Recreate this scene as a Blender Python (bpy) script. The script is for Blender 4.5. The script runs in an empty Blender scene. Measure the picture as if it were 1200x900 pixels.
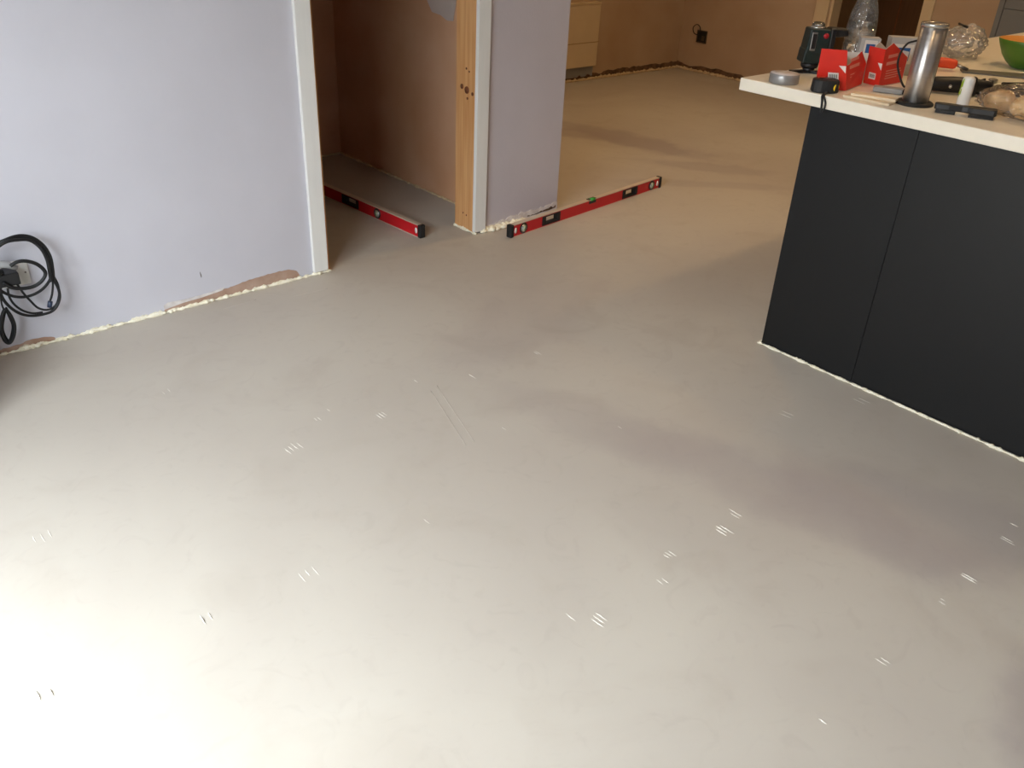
import bpy, bmesh, math, random
from mathutils import Vector, Matrix, noise
random.seed(7)
D = bpy.data
scene = bpy.context.scene
COL = scene.collection

# ------------------------------------------------------------------ camera
F_PX = 1015.5                      # focal length for a 1200 px wide frame
CAM_H = 1.45
R_RIGHT = Vector((0.7553337, -0.65403304, 0.04137367))
R_DOWN = Vector((-0.30172401, -0.40311173, -0.86398122))
R_FWD = Vector((0.58175048, 0.6401107, -0.50182135))
cam_d = D.cameras.new('camera'); cam = D.objects.new('camera', cam_d); COL.objects.link(cam)
cam_d.sensor_width = 36.0; cam_d.lens = 36.0 * F_PX / 1200.0; cam_d.clip_start = 0.02
cm = Matrix((R_RIGHT, -R_DOWN, -R_FWD)).transposed().to_4x4()
cm.translation = Vector((0, 0, CAM_H))
cam.matrix_world = cm
scene.camera = cam

# ------------------------------------------------------------------ exposure, sky
scene.view_settings.view_transform = 'Standard'
scene.view_settings.look = 'None'
scene.view_settings.gamma = 1.0
scene.view_settings.use_curve_mapping = False
scene.view_settings.exposure = 0.0
scene.cycles.use_denoising = True
scene.cycles.max_bounces = 12
scene.cycles.diffuse_bounces = 6
scene.cycles.transparent_max_bounces = 16
scene.cycles.sample_clamp_indirect = 6.0
SKY = 22.5
w = D.worlds.new('overcast_sky'); scene.world = w; w.use_nodes = True
bg = w.node_tree.nodes['Background']
bg.inputs['Color'].default_value = (0.85, 0.94, 1.0, 1); bg.inputs['Strength'].default_value = SKY

# the big glazed opening on the window side (a portal only guides sampling of the sky)
WX, WY0, WY1, WZ0, WZ1 = -0.9, -0.1, 2.0, 0.04, 2.2
pd = D.lights.new('window_portal', 'AREA'); pd.shape = 'RECTANGLE'; pd.size = WZ1 - WZ0; pd.size_y = WY1 - WY0
pd.cycles.is_portal = True
po = D.objects.new('window_portal', pd); COL.objects.link(po)
po.location = (WX - 0.02, (WY0 + WY1) / 2, (WZ0 + WZ1) / 2); po.rotation_euler = (0, -math.pi / 2, 0)

LAMP_W = 40.0
LAMP_COL = (1.0, 0.66, 0.33)

# ------------------------------------------------------------------ helpers
def ray(px, py): return R_RIGHT * (px - 600) + R_DOWN * (py - 450) + R_FWD * F_PX
CAMP = Vector((0, 0, CAM_H))
def at_z(px, py, z=0.0):
    d = ray(px, py); return CAMP + d * ((z - CAM_H) / d.z)
def at_y(px, py, Y):
    d = ray(px, py); return CAMP + d * (Y / d.y)
def at_x(px, py, X):
    d = ray(px, py); return CAMP + d * (X / d.x)
def lin(r, g, b):
    f = lambda c: c / 12.92 if c <= 0.04045 else ((c + 0.055) / 1.055) ** 2.4
    return (f(r / 255), f(g / 255), f(b / 255), 1)

class MB:
    def __init__(s): s.v = []; s.f = []; s.sm = []
    def add(s, vs, fs, smooth=False):
        n = len(s.v); s.v += [Vector(v) for v in vs]
        for f in fs: s.f.append([i + n for i in f]); s.sm.append(smooth)
        return s
    def box(s, x0, x1, y0, y1, z0, z1, rz=0, about=None):
        vs = [Vector((x, y, z)) for z in (z0, z1) for y in (y0, y1) for x in (x0, x1)]
        if rz:
            c = Vector(about) if about else Vector(((x0 + x1) / 2, (y0 + y1) / 2, 0)); m = Matrix.Rotation(rz, 3, 'Z')
            vs = [m @ (v - c) + c for v in vs]
        return s.add(vs, [(0, 2, 3, 1), (4, 5, 7, 6), (0, 1, 5, 4), (2, 6, 7, 3), (0, 4, 6, 2), (1, 3, 7, 5)])
    def hexa(s, b, t):
        n = len(b)
        fs = [tuple(range(n - 1, -1, -1)), tuple(range(n, 2 * n))] + [(i, (i + 1) % n, n + (i + 1) % n, n + i) for i in range(n)]
        return s.add(list(b) + list(t), fs)
    def slab(s, poly, normal, th):
        n = Vector(normal).normalized() * th
        b = [Vector(p) for p in poly]
        return s.hexa(b, [p + n for p in b])
    def tube(s, pts, r, n=8, closed=False, smooth=True, flat=1.0):
        pts = [Vector(p) for p in pts]; N = len(pts)
        rs = r if isinstance(r, (list, tuple)) else [r] * N
        vs = []; prev = None
        for i, p in enumerate(pts):
            if closed: t = pts[(i + 1) % N] - pts[i - 1]
            else: t = pts[min(i + 1, N - 1)] - pts[max(i - 1, 0)]
            t = t.normalized() if t.length > 1e-9 else Vector((0, 0, 1))
            if prev is None:
                a = Vector((0, 0, 1)) if abs(t.z) < 0.9 else Vector((1, 0, 0)); u = t.cross(a).normalized()
            else:
                u = prev - t * prev.dot(t); u = u.normalized() if u.length > 1e-9 else t.orthogonal().normalized()
            prev = u; v = t.cross(u)
            for k in range(n):
                a = 2 * math.pi * k / n; vs.append(p + (u * math.cos(a) + v * math.sin(a) * flat) * rs[i])
        fs = []
        for i in range(N if closed else N - 1):
            j = (i + 1) % N
            for k in range(n):
                fs.append((i * n + k, i * n + (k + 1) % n, j * n + (k + 1) % n, j * n + k))
        if not closed:
            fs += [tuple(range(n - 1, -1, -1)), tuple(range((N - 1) * n, N * n))]
        return s.add(vs, fs, smooth)
    def lathe(s, prof, c=(0, 0, 0), n=28, axis='Z', smooth=True, cap=True):
        c = Vector(c); vs = []
        for (r, z) in prof:
            for k in range(n):
                a = 2 * math.pi * k / n; p = (r * math.cos(a), r * math.sin(a), z)
                if axis == 'Y': p = (p[0], p[2], p[1])
                if axis == 'X': p = (p[2], p[0], p[1])
                vs.append(c + Vector(p))
        fs = []; N = len(prof)
        for i in range(N - 1):
            for k in range(n):
                fs.append((i * n + k, i * n + (k + 1) % n, (i + 1) * n + (k + 1) % n, (i + 1) * n + k))
        if cap and prof[0][0] > 1e-6: fs.append(tuple(range(n - 1, -1, -1)))
        if cap and prof[-1][0] > 1e-6: fs.append(tuple(range((N - 1) * n, N * n)))
        return s.add(vs, fs, smooth)
    def blob(s, c, r, amp=0.0, freq=1.0, sub=2, seed=0, rz=0, smooth=True):
        bm = bmesh.new(); bmesh.ops.create_icosphere(bm, subdivisions=sub, radius=1.0)
        m = Matrix.Rotation(rz, 3, 'Z'); c = Vector(c)
        vs = []
        for v in bm.verts:
            k = 1 + amp * noise.noise(v.co * freq + Vector((seed * 7.3, seed * 3.1, seed)))
            vs.append(c + m @ Vector((v.co.x * r[0] * k, v.co.y * r[1] * k, v.co.z * r[2] * k)))
        bm.verts.index_update()
        fs = [[v.index for v in f.verts] for f in bm.faces]; bm.free()
        return s.add(vs, fs, smooth)
    def build(s, name, m, parent=None, bevel=0.0, off=None, seg=2):
        me = D.meshes.new(name)
        o_ = Vector(off) if off is not None else Vector((0, 0, 0))
        me.from_pydata([tuple(v - o_) for v in s.v], [], s.f)
        bm = bmesh.new(); bm.from_mesh(me); bmesh.ops.recalc_face_normals(bm, faces=bm.faces); bm.to_mesh(me); bm.free()
        if any(s.sm): me.polygons.foreach_set('use_smooth', s.sm)
        me.materials.append(M[m] if isinstance(m, str) else m)
        o = D.objects.new(name, me); COL.objects.link(o)
        if parent is not None: o.parent = parent
        elif off is not None: o.location = o_
        if bevel:
            b = o.modifiers.new('bevel', 'BEVEL'); b.width = bevel; b.segments = seg; b.limit_method = 'ANGLE'; b.angle_limit = 0.6
        return o

def tag(o, label, cat, group=None):
    o['label'] = label; o['category'] = cat
    if group: o['group'] = group
    return o
def thing(name, label, cat, loc, rz=0, group=None):
    o = D.objects.new(name, None); COL.objects.link(o); o.empty_display_size = 0.05
    o.location = loc; o.rotation_euler = (0, 0, rz)
    return tag(o, label, cat, group)
def struct(o, label=None):
    o['kind'] = 'structure'
    if label: o['label'] = label
    return o
def spline(pts, n=6, closed=False):
    pts = [Vector(p) for p in pts]; N = len(pts); out = []
    for i in range(N if closed else N - 1):
        if closed: p0, p1, p2, p3 = pts[i - 1], pts[i], pts[(i + 1) % N], pts[(i + 2) % N]
        else: p0, p1, p2, p3 = pts[max(i - 1, 0)], pts[i], pts[i + 1], pts[min(i + 2, N - 1)]
        for k in range(n):
            t = k / n
            out.append(0.5 * ((2 * p1) + (p2 - p0) * t + (2 * p0 - 5 * p1 + 4 * p2 - p3) * t * t + (3 * p1 - p0 - 3 * p2 + p3) * t ** 3))
    if not closed: out.append(pts[-1])
    return out

# ------------------------------------------------------------------ materials
M = {}
def mat(name, col, rough=0.6, metal=0.0, var=0.0, scale=6.0, bump=0.0, bscale=60.0, col2=None, coat=0.0, stretch=None, spec=0.5, detail=5.0):
    m = D.materials.new(name); m.use_nodes = True; M[name] = m
    nt = m.node_tree; b = nt.nodes['Principled BSDF']; L = nt.links
    b.inputs['Roughness'].default_value = rough; b.inputs['Metallic'].default_value = metal
    b.inputs['Coat Weight'].default_value = coat; b.inputs['Specular IOR Level'].default_value = spec
    b.inputs['Base Color'].default_value = col
    tc = nt.nodes.new('ShaderNodeTexCoord'); src = tc.outputs['Object']
    if stretch:
        mp = nt.nodes.new('ShaderNodeMapping'); mp.inputs['Scale'].default_value = stretch; L.new(src, mp.inputs['Vector']); src = mp.outputs['Vector']
    if var or col2:
        n = nt.nodes.new('ShaderNodeTexNoise'); n.inputs['Scale'].default_value = scale; n.inputs['Detail'].default_value = detail
        L.new(src, n.inputs['Vector'])
        r = nt.nodes.new('ShaderNodeValToRGB'); L.new(n.outputs['Fac'], r.inputs['Fac'])
        if col2: c1, c2 = col, col2
        else:
            c1 = tuple(c * (1 - var) for c in col[:3]) + (1,); c2 = tuple(min(1, c * (1 + var)) for c in col[:3]) + (1,)
        r.color_ramp.elements[0].position = 0.32; r.color_ramp.elements[1].position = 0.68
        r.color_ramp.elements[0].color = c1; r.color_ramp.elements[1].color = c2
        L.new(r.outputs['Color'], b.inputs['Base Color'])
    if bump:
        n2 = nt.nodes.new('ShaderNodeTexNoise'); n2.inputs['Scale'].default_value = bscale; n2.inputs['Detail'].default_value = 4
        L.new(src, n2.inputs['Vector'])
        bp = nt.nodes.new('ShaderNodeBump'); bp.inputs['Strength'].default_value = bump; bp.inputs['Distance'].default_value = 0.004
        L.new(n2.outputs['Fac'], bp.inputs['Height']); L.new(bp.outputs['Normal'], b.inputs['Normal'])
    return m

mat('lavender_skim', lin(197, 196, 205), 0.75, var=0.03, scale=3.0, bump=0.12, bscale=14)
mat('grey_skim', lin(193, 187, 194), 0.8, var=0.03, scale=4.0, bump=0.15, bscale=90)
mat('brown_plaster', lin(178, 150, 122), 0.85, col2=lin(192, 168, 142), scale=1.7, bump=0.15, bscale=18)
mat('closet_plaster', lin(188, 140, 104), 0.75, col2=lin(202, 160, 130), scale=2.2, bump=0.15, bscale=18)
mat('bare_patch', lin(160, 128, 108), 0.9, col2=lin(182, 156, 140), scale=14, bump=0.4, bscale=90)
mat('white_ragged', lin(226, 222, 220), 0.9, col2=lin(196, 188, 186), scale=30, bump=0.6, bscale=90)
mat('pale_board_and_light', lin(184, 170, 164), 0.8, var=0.05, scale=8, bump=0.1)
mat('dark_rubble', lin(70, 52, 36), 0.95, col2=lin(120, 92, 66), scale=26, bump=0.8, bscale=60)
mat('ceiling_white', lin(160, 146, 134), 0.9, var=0.02)
mat('white_paint', lin(226, 226, 224), 0.45, var=0.02, scale=9, bump=0.1, bscale=40, stretch=(6, 6, 0.6))
mat('cream_paint', lin(212, 192, 158), 0.5, var=0.03)
mat('foam', lin(232, 224, 196), 0.85, col2=lin(250, 246, 230), scale=60, bump=0.5, bscale=160)
mat('foam_tan', lin(190, 165, 128), 0.9, col2=lin(212, 190, 155), scale=60, bump=0.5, bscale=160)
mat('pine', lin(196, 140, 88), 0.6, col2=lin(216, 168, 116), scale=7, bump=0.15, bscale=30, stretch=(9, 9, 0.35))
mat('pine_knot', lin(112, 62, 36), 0.6, var=0.2, scale=60)
mat('pale_wood', lin(226, 208, 178), 0.6, var=0.05, scale=20, stretch=(8, 1, 8))
mat('island_blue', lin(18, 19, 21), 0.42, spec=0.35, var=0.04, scale=3, bump=0.05, bscale=120)
mat('worktop', lin(236, 228, 212), 0.32, var=0.02, scale=30)
mat('cabinet_grey', lin(120, 122, 122), 0.4, var=0.02)
mat('door_brown', lin(74, 52, 36), 0.5, col2=lin(88, 62, 42), scale=6, stretch=(8, 8, 0.5))
mat('level_red', lin(196, 22, 34), 0.35, var=0.04, scale=5)
mat('level_edge', lin(206, 190, 172), 0.4, metal=0.15, var=0.05, scale=20)
mat('black_plastic', lin(24, 24, 26), 0.45, var=0.1, scale=30, bump=0.05)
mat('black_rubber', lin(20, 20, 22), 0.6, var=0.1, scale=30, bump=0.15, bscale=200)
mat('dark_teal', lin(22, 40, 40), 0.45, var=0.08, scale=30)
mat('white_plastic', lin(232, 232, 230), 0.35, var=0.01)
mat('grey_plastic', lin(150, 150, 150), 0.4, var=0.04, scale=20)
mat('vial_green', lin(170, 190, 150), 0.15, var=0.05)
mat('bubble_green', lin(80, 190, 90), 0.15, var=0.05)
mat('chrome_ring', lin(200, 200, 196), 0.25, metal=0.9, var=0.03)
mat('brushed_steel', lin(206, 204, 204), 0.34, metal=0.95, var=0.05, scale=5, stretch=(1, 1, 40))
_n = M['brushed_steel'].node_tree; _t = _n.nodes.new('ShaderNodeTangent'); _t.direction_type = 'RADIAL'; _t.axis = 'Z'
_n.nodes['Principled BSDF'].inputs['Anisotropic'].default_value = 0.9
_n.nodes['Principled BSDF'].inputs['Anisotropic Rotation'].default_value = 0.25
_n.links.new(_t.outputs[0], _n.nodes['Principled BSDF'].inputs['Tangent'])
mat('steel', lin(150, 148, 146), 0.35, metal=0.9, var=0.08, scale=30)
mat('duct_tape', lin(150, 148, 148), 0.35, metal=0.4, var=0.06, scale=40, stretch=(1, 1, 6))
mat('tape_side', lin(214, 206, 206), 0.5, var=0.04, scale=50)
mat('shade_edge_tan', lin(170, 140, 105), 0.8, var=0.06)
mat('red_card', lin(222, 46, 34), 0.45, var=0.05, scale=12)
mat('white_card', lin(224, 218, 210), 0.7, var=0.03, scale=12)
mat('grey_card', lin(180, 178, 176), 0.6, var=0.04, scale=12)
mat('print_white', lin(236, 230, 226), 0.6, var=0.02)
mat('print_pink', lin(236, 150, 136), 0.6, var=0.03)
mat('print_black', lin(40, 38, 38), 0.6, var=0.05)
mat('print_blue', lin(40, 92, 150), 0.5, var=0.08, scale=60)
mat('print_yellow', lin(236, 200, 40), 0.5, var=0.05)
mat('print_green', lin(150, 184, 50), 0.5, var=0.05)
mat('red_button', lin(170, 24, 40), 0.4, var=0.05)
mat('orange_plastic', lin(234, 82, 44), 0.45, var=0.05)
mat('blade_grey', lin(108, 106, 100), 0.5, metal=0.4, var=0.08, scale=20)
mat('bowl_green', lin(76, 120, 36), 0.3, var=0.08, scale=6)
mat('bowl_orange', lin(226, 160, 80), 0.4, var=0.05, scale=10)
mat('bread', lin(222, 178, 118), 0.6, col2=lin(242, 218, 176), scale=9, bump=0.2, bscale=40)
mat('packet_pink', lin(214, 110, 116), 0.4, var=0.1, scale=30)
mat('packet_blue', lin(70, 120, 160), 0.4, var=0.1, scale=30)
mat('wire_black', lin(12, 13, 16), 0.55, var=0.1, scale=40)
mat('connector_blue', lin(44, 56, 80), 0.4, var=0.05)
mat('exposed_metal', lin(90, 80, 66), 0.5, metal=0.5, var=0.15, scale=30)
mat('bounce_stone', lin(170, 168, 162), 0.8, var=0.06, scale=3)
mat('sky_block_timber', lin(120, 104, 84), 0.8, var=0.1, scale=8, stretch=(4, 4, 0.4))
mat('scuff_chip', lin(204, 198, 188), 0.8, var=0.04, scale=80)
mat('frame_white', lin(225, 226, 228), 0.4, var=0.01)

def clear_mat(name, tint, gloss, ior=1.45, rough=0.03, bump=0.0, bscale=20, haze=0.0):
    m = D.materials.new(name); m.use_nodes = True; M[name] = m; nt = m.node_tree; L = nt.links; nt.nodes.clear()
    out = nt.nodes.new('ShaderNodeOutputMaterial'); mix = nt.nodes.new('ShaderNodeMixShader')
    tr = nt.nodes.new('ShaderNodeBsdfTransparent'); tr.inputs['Color'].default_value = tint
    gl = nt.nodes.new('ShaderNodeBsdfGlossy'); gl.inputs['Roughness'].default_value = rough
    fr = nt.nodes.new('ShaderNodeFresnel'); fr.inputs['IOR'].default_value = ior
    mu = nt.nodes.new('ShaderNodeMath'); mu.operation = 'MULTIPLY_ADD'; mu.inputs[1].default_value = 1.0; mu.inputs[2].default_value = gloss
    L.new(fr.outputs[0], mu.inputs[0]); L.new(mu.outputs[0], mix.inputs[0])
    L.new(tr.outputs[0], mix.inputs[1]); L.new(gl.outputs[0], mix.inputs[2]); 
    df = nt.nodes.new('ShaderNodeBsdfDiffuse'); df.inputs['Color'].default_value = (0.8, 0.78, 0.75, 1)
    mh = nt.nodes.new('ShaderNodeMixShader'); mh.inputs[0].default_value = haze
    L.new(mix.outputs[0], mh.inputs[1]); L.new(df.outputs[0], mh.inputs[2]); L.new(mh.outputs[0], out.inputs[0])
    tc = nt.nodes.new('ShaderNodeTexCoord')
    n = nt.nodes.new('ShaderNodeTexNoise'); n.inputs['Scale'].default_value = bscale; L.new(tc.outputs['Object'], n.inputs['Vector'])
    bp = nt.nodes.new('ShaderNodeBump'); bp.inputs['Strength'].default_value = bump; bp.inputs['Distance'].default_value = 0.02
    L.new(n.outputs['Fac'], bp.inputs['Height']); L.new(bp.outputs['Normal'], gl.inputs['Normal']); L.new(bp.outputs['Normal'], fr.inputs['Normal'])
    return m
clear_mat('clear_bottle', (0.95, 0.95, 0.94, 1), 0.05, 1.5, 0.05, 0.5, 45, 0.07)
_w = mat('water', (0.97, 0.97, 0.95, 1), 0.02)
_w.node_tree.nodes['Principled BSDF'].inputs['Transmission Weight'].default_value = 1.0
_w.node_tree.nodes['Principled BSDF'].inputs['IOR'].default_value = 1.33
clear_mat('film', (0.95, 0.95, 0.94, 1), 0.14, 1.5, 0.12, 0.6, 22, 0.14)
clear_mat('bread_film', (0.98, 0.97, 0.95, 1), 0.05, 1.4, 0.1, 1.0, 45, 0.05)
clear_mat('lens_clear', (0.75, 0.78, 0.78, 1), 0.25, 1.5, 0.05)

def emis(name, col, s):
    m = D.materials.new(name); m.use_nodes = True; M[name] = m; b = m.node_tree.nodes['Principled BSDF']
    b.inputs['Emission Color'].default_value = col; b.inputs['Emission Strength'].default_value = s
emis('lamp_glow', LAMP_COL + (1,), 60.0)

def floor_material():
    m = D.materials.new('levelled_screed'); m.use_nodes = True; M['screed'] = m
    nt = m.node_tree; b = nt.nodes['Principled BSDF']; L = nt.links
    tc = nt.nodes.new('ShaderNodeTexCoord'); P = tc.outputs['Object']
    def nz(scale, detail, dist=0.0):
        n = nt.nodes.new('ShaderNodeTexNoise'); n.inputs['Scale'].default_value = scale; n.inputs['Detail'].default_value = detail
        n.inputs['Distortion'].default_value = dist; L.new(P, n.inputs['Vector']); return n
    def math_(op, a, bb, c=None):
        x = nt.nodes.new('ShaderNodeMath'); x.operation = op
        for i, q in enumerate((a, bb, c)):
            if q is None: continue
            if isinstance(q, (int, float)): x.inputs[i].default_value = q
            else: L.new(q, x.inputs[i])
        return x.outputs[0]
    def mixc(fac, A, B):
        x = nt.nodes.new('ShaderNodeMix'); x.data_type = 'RGBA'
        L.new(fac, x.inputs[0])
        for i, q in ((6, A), (7, B)):
            if isinstance(q, tuple): x.inputs[i].default_value = q
            else: L.new(q, x.inputs[i])
        return x.outputs[2]
    def ramp(src, a, bb):
        r = nt.nodes.new('ShaderNodeMapRange'); r.inputs[1].default_value = a; r.inputs[2].default_value = bb; r.interpolation_type = 'SMOOTHSTEP'
        L.new(src, r.inputs[0]); return r.outputs[0]
    c = mixc(ramp(nz(0.9, 4, 0.6).outputs['Fac'], 0.35, 0.65), FLOOR_A, FLOOR_B)
    c = mixc(math_('MULTIPLY', ramp(nz(3.2, 6, 1.2).outputs['Fac'], 0.5, 0.72), 0.35), c, FLOOR_C)
    c = mixc(math_('MULTIPLY', ramp(nz(11, 6, 2.0).outputs['Fac'], 0.52, 0.75), 0.22), c, FLOOR_D)
    # damp stains, each with its own place and ragged outline
    wob = nz(5.0, 5)
    for (cx, cy, rx, ry, rot, s) in STAINS:
        mp = nt.nodes.new('ShaderNodeMapping'); mp.vector_type = 'TEXTURE'
        mp.inputs['Location'].default_value = (cx, cy, 0); mp.inputs['Rotation'].default_value = (0, 0, rot); mp.inputs['Scale'].default_value = (rx, ry, 1)
        L.new(P, mp.inputs['Vector'])
        ln = nt.nodes.new('ShaderNodeVectorMath'); ln.operation = 'LENGTH'; L.new(mp.outputs['Vector'], ln.inputs[0])
        d = math_('MULTIPLY_ADD', wob.outputs['Fac'], 1.3, ln.outputs['Value'])
        fac = math_('MULTIPLY', ramp(d, 1.95, 1.25), s)
        c = mixc(fac, c, FLOOR_WET)
    L.new(c, b.inputs['Base Color'])
    b.inputs['Roughness'].default_value = 0.62; b.inputs['Specular IOR Level'].default_value = 0.35
    bp = nt.nodes.new('ShaderNodeBump'); bp.inputs['Strength'].default_value = 0.12; bp.inputs['Distance'].default_value = 0.003
    L.new(nz(9, 6, 0.8).outputs['Fac'], bp.inputs['Height']); L.new(bp.outputs['Normal'], b.inputs['Normal'])
FLOOR_A = lin(181, 173, 163); FLOOR_B = lin(190, 183, 172); FLOOR_C = lin(172, 162, 150); FLOOR_D = lin(166, 156, 147); FLOOR_WET = lin(158, 147, 144)
STAINS = [(4.42, 3.80, 0.62, 0.16, -1.45, 0.8), (4.2, 4.15, 0.35, 0.12, -1.0, 0.6), (4.35, 3.10, 0.4, 0.10, -0.95, 0.5), (4.05, 2.90, 0.5, 0.07, -0.72, 0.35),
          (1.90, 0.92, 0.55, 0.14, -1.35, 0.34), (2.08, 0.66, 0.45, 0.2, -1.2, 0.36), (1.66, 0.09, 0.25, 0.14, 0.6, 0.6), (2.05, 2.2, 0.5, 0.2, 0.3, 0.25), (1.75, 1.45, 0.45, 0.12, -1.3, 0.25)]
floor_material()

# ------------------------------------------------------------------ the setting
H = 2.45
YB = 3.03                      # face of the doorway wall
DX0, DX1 = 1.675, 2.455        # doorway
XP = 3.0                       # end of the pillar
XC = 2.66                      # closet side wall
YC = 4.54                      # closet back wall
YF = 5.40                      # far wall
XR = 6.80                      # right-hand wall
floor = struct(MB().box(WX - 0.12, 8.3, -2.4, YF + 0.15, -0.08, 0).build('floor', 'screed'), 'pale grey self-levelled screed floor')
struct(MB().box(WX - 0.12, 8.3, -2.4, YF + 0.15, H, H + 0.08).build('ceiling', 'ceiling_white'))
struct(MB().box(WX - 9, WX - 0.12, -9, 9, -0.14, -0.04).build('bounce_ground', 'bounce_stone'))  # unseen paving added to bounce daylight up and stop sky from below
gw = MB()  # unseen fence added outside to block the low sky
gw.box(WX - 3.7, WX - 3.6, -6, 7, -0.04, 2.4).box(WX - 3.6, WX - 0.12, -6.1, -6.0, -0.04, 2.4).box(WX - 3.6, WX - 0.12, 7.0, 7.1, -0.04, 2.4)
struct(gw.build('wall_sky_block', 'sky_block_timber'))

wb = MB().box(WX, DX0, YB, YB + 0.14, 0, H).box(DX0, DX1, YB, YB + 0.14, 2.06, H)
wall_back = struct(wb.build('wall_back', 'lavender_skim'), 'lavender-white skimmed wall beside the doorway')
wall_pillar = struct(MB().box(DX1 + 0.03, XP, YB, YB + 0.145, 0, H).build('wall_pillar', 'grey_skim'), 'grey-lavender skimmed pillar right of the doorway')
wall_closet = struct(MB().box(XC, XP, YB + 0.145, YF, 0, H).build('wall_closet', 'closet_plaster'), 'brown bare plaster wall inside the closet')
struct(MB().box(0.6, XC, YC, YC + 0.12, 0, H).build('wall_closet_back', 'closet_plaster'))
struct(MB().box(0.5, 0.6, YB + 0.14, YC + 0.12, 0, H).build('wall_closet_side', 'closet_plaster'))
wall_far = struct(MB().box(XP, XR + 0.12, YF, YF + 0.12, 0, H).build('wall_far', 'brown_plaster'), 'brown bare plaster wall across the far room')
OY0, OY1 = 3.21, 3.945
wr = MB().box(XR, XR + 0.12, OY1, YF, 0, H).box(XR, XR + 0.12, -2.3, OY0, 0, H).box(XR, XR + 0.12, OY0, OY1, 2.05, H)
wall_right = struct(wr.build('wall_right', 'brown_plaster'), 'brown bare plaster wall with the doorway to a dark hall')
struct(MB().box(8.1, 8.2, 2.2, YF, 0, H).box(XR + 0.12, 8.1, 2.2, 2.3, 0, H).box(XR + 0.12, 8.1, 4.6, 4.7, 0, H).build('wall_hall', 'brown_plaster'))
struct(MB().box(WX, XR + 0.12, -2.4, -2.3, 0, H).build('wall_rear', 'lavender_skim'))
ww = MB().box(WX - 0.12, WX, -2.4, WY0, 0, H).box(WX - 0.12, WX, WY1, YB + 0.14, 0, H).box(WX - 0.12, WX, WY0, WY1, WZ1, H).box(WX - 0.12, WX, WY0, WY1, 0, WZ0)
struct(ww.build('wall_window', 'lavender_skim'))
wf = MB()
for y in (WY0, (WY0 + WY1) / 2 - 0.03, WY1 - 0.06): wf.box(WX - 0.09, WX - 0.03, y, y + 0.06, WZ0, WZ1)
wf.box(WX - 0.09, WX - 0.03, WY0, WY1, WZ1 - 0.06, WZ1).box(WX - 0.09, WX - 0.03, WY0, WY1, WZ0, WZ0 + 0.05)
struct(wf.build('window_1', 'frame_white'))

# door casings and the bare timber lining
struct(MB().box(1.607, 1.673, YB - 0.018, YB, 0.014, 2.1).build('trim_1', 'white_paint', bevel=0.003), 'white door casing on the lavender wall')
struct(MB().box(2.453, 2.519, YB - 0.02, YB, 0.012, 2.1).build('trim_2', 'white_paint', bevel=0.002), 'white door casing on the pillar edge')
lining = struct(MB().box(DX1 + 0.006, DX1 + 0.03, YB, YB + 0.142, 0.006, 2.06).build('trim_3', 'pine'), 'bare pine lining with dark knots')
struct(MB().box(DX0, DX0 + 0.012, YB, YB + 0.142, 0.0, 2.06).build('trim_4', 'pine'))
for (y, z, r) in ((3.13, 0.655, 0.011), (3.095, 0.645, 0.016), (3.055, 0.635, 0.008), (3.1, 0.735, 0.005), (3.08, 0.725, 0.004), (3.11, 0.08, 0.004), (3.085, 0.075, 0.004), (3.09, 0.61, 0.006)):
    MB().lathe([(r, -0.0008), (r, 0.002)], (DX1 + 0.0055, y, z), 12, 'X').build('knot', 'pine_knot', lining)

# foam bead along the foot of the walls
def bead(n, a, b, r, m, chunks=0, label=None, zs=0.8):
    a = Vector(a); b = Vector(b); Ln = (b - a).length; mb = MB(); K = max(12, int(Ln / 0.008))
    pts = []; rs = []
    side = Vector((-(b - a).y, (b - a).x, 0)).normalized()
    for i in range(K + 1):
        t = i / K; q = noise.noise(Vector((t * Ln * 26, n * 3.7, 0))); q2 = noise.noise(Vector((t * Ln * 75, n, 5)))
        pts.append(a.lerp(b, t) + side * (q * r * 0.35) + Vector((0, 0, r * 0.45 + q2 * r * 0.25)))
        rs.append(r * (0.70 + 0.75 * q + 0.75 * q2))
    rs = [max(0.22 * r, x) for x in rs]
    mb.tube(pts, rs, 7)
    for k in range(chunks):
        t = random.random(); s = r * random.uniform(0.5, 1.1)
        mb.blob(a.lerp(b, t) + side * random.uniform(-0.8, 0.8) * r + Vector((0, 0, s * 0.6)), (s * random.uniform(0.8, 1.7), s, s * zs), 0.6, 2.0, 1, k)
    o = mb.build('trim_%d' % n, m); return struct(o, label)
bead(5, (WX + 0.01, YB - 0.006, 0), (1.69, YB - 0.006, 0), 0.0095, 'foam', 150, 'cream foam edging along the lavender wall')
bead(6, (2.50, YB - 0.014, 0), (2.78, YB - 0.012, 0), 0.016, 'foam', 60, 'lumpy cream foam around the pillar foot')
bead(7, (2.76, YB - 0.004, 0), (3.0, YB - 0.004, 0), 0.010, 'white_ragged', 40)
bead(8, (2.462, YB - 0.02, 0), (2.462, YB + 0.145, 0), 0.008, 'foam', 16)
bead(9, (XC - 0.006, 3.2, 0), (XC - 0.006, YC, 0), 0.008, 'foam_tan', 30)
bead(10, (0.7, YC - 0.006, 0), (XC, YC - 0.006, 0), 0.008, 'foam_tan', 14)
bead(11, (3.0, YF - 0.012, 0), (6.8, YF - 0.012, 0), 0.016, 'foam_tan', 80)
bead(12, (6.788, 2.5, 0), (6.788, YF, 0), 0.016, 'foam_tan', 60)
bead(13, (2.618, 0.33, 0), (2.618, 1.527, 0), 0.0062, 'foam', 26, 'thin cream foam line at the island foot')
bead(14, (2.612, 1.527, 0), (5.2, 1.527, 0), 0.0062, 'foam', 20)

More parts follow.
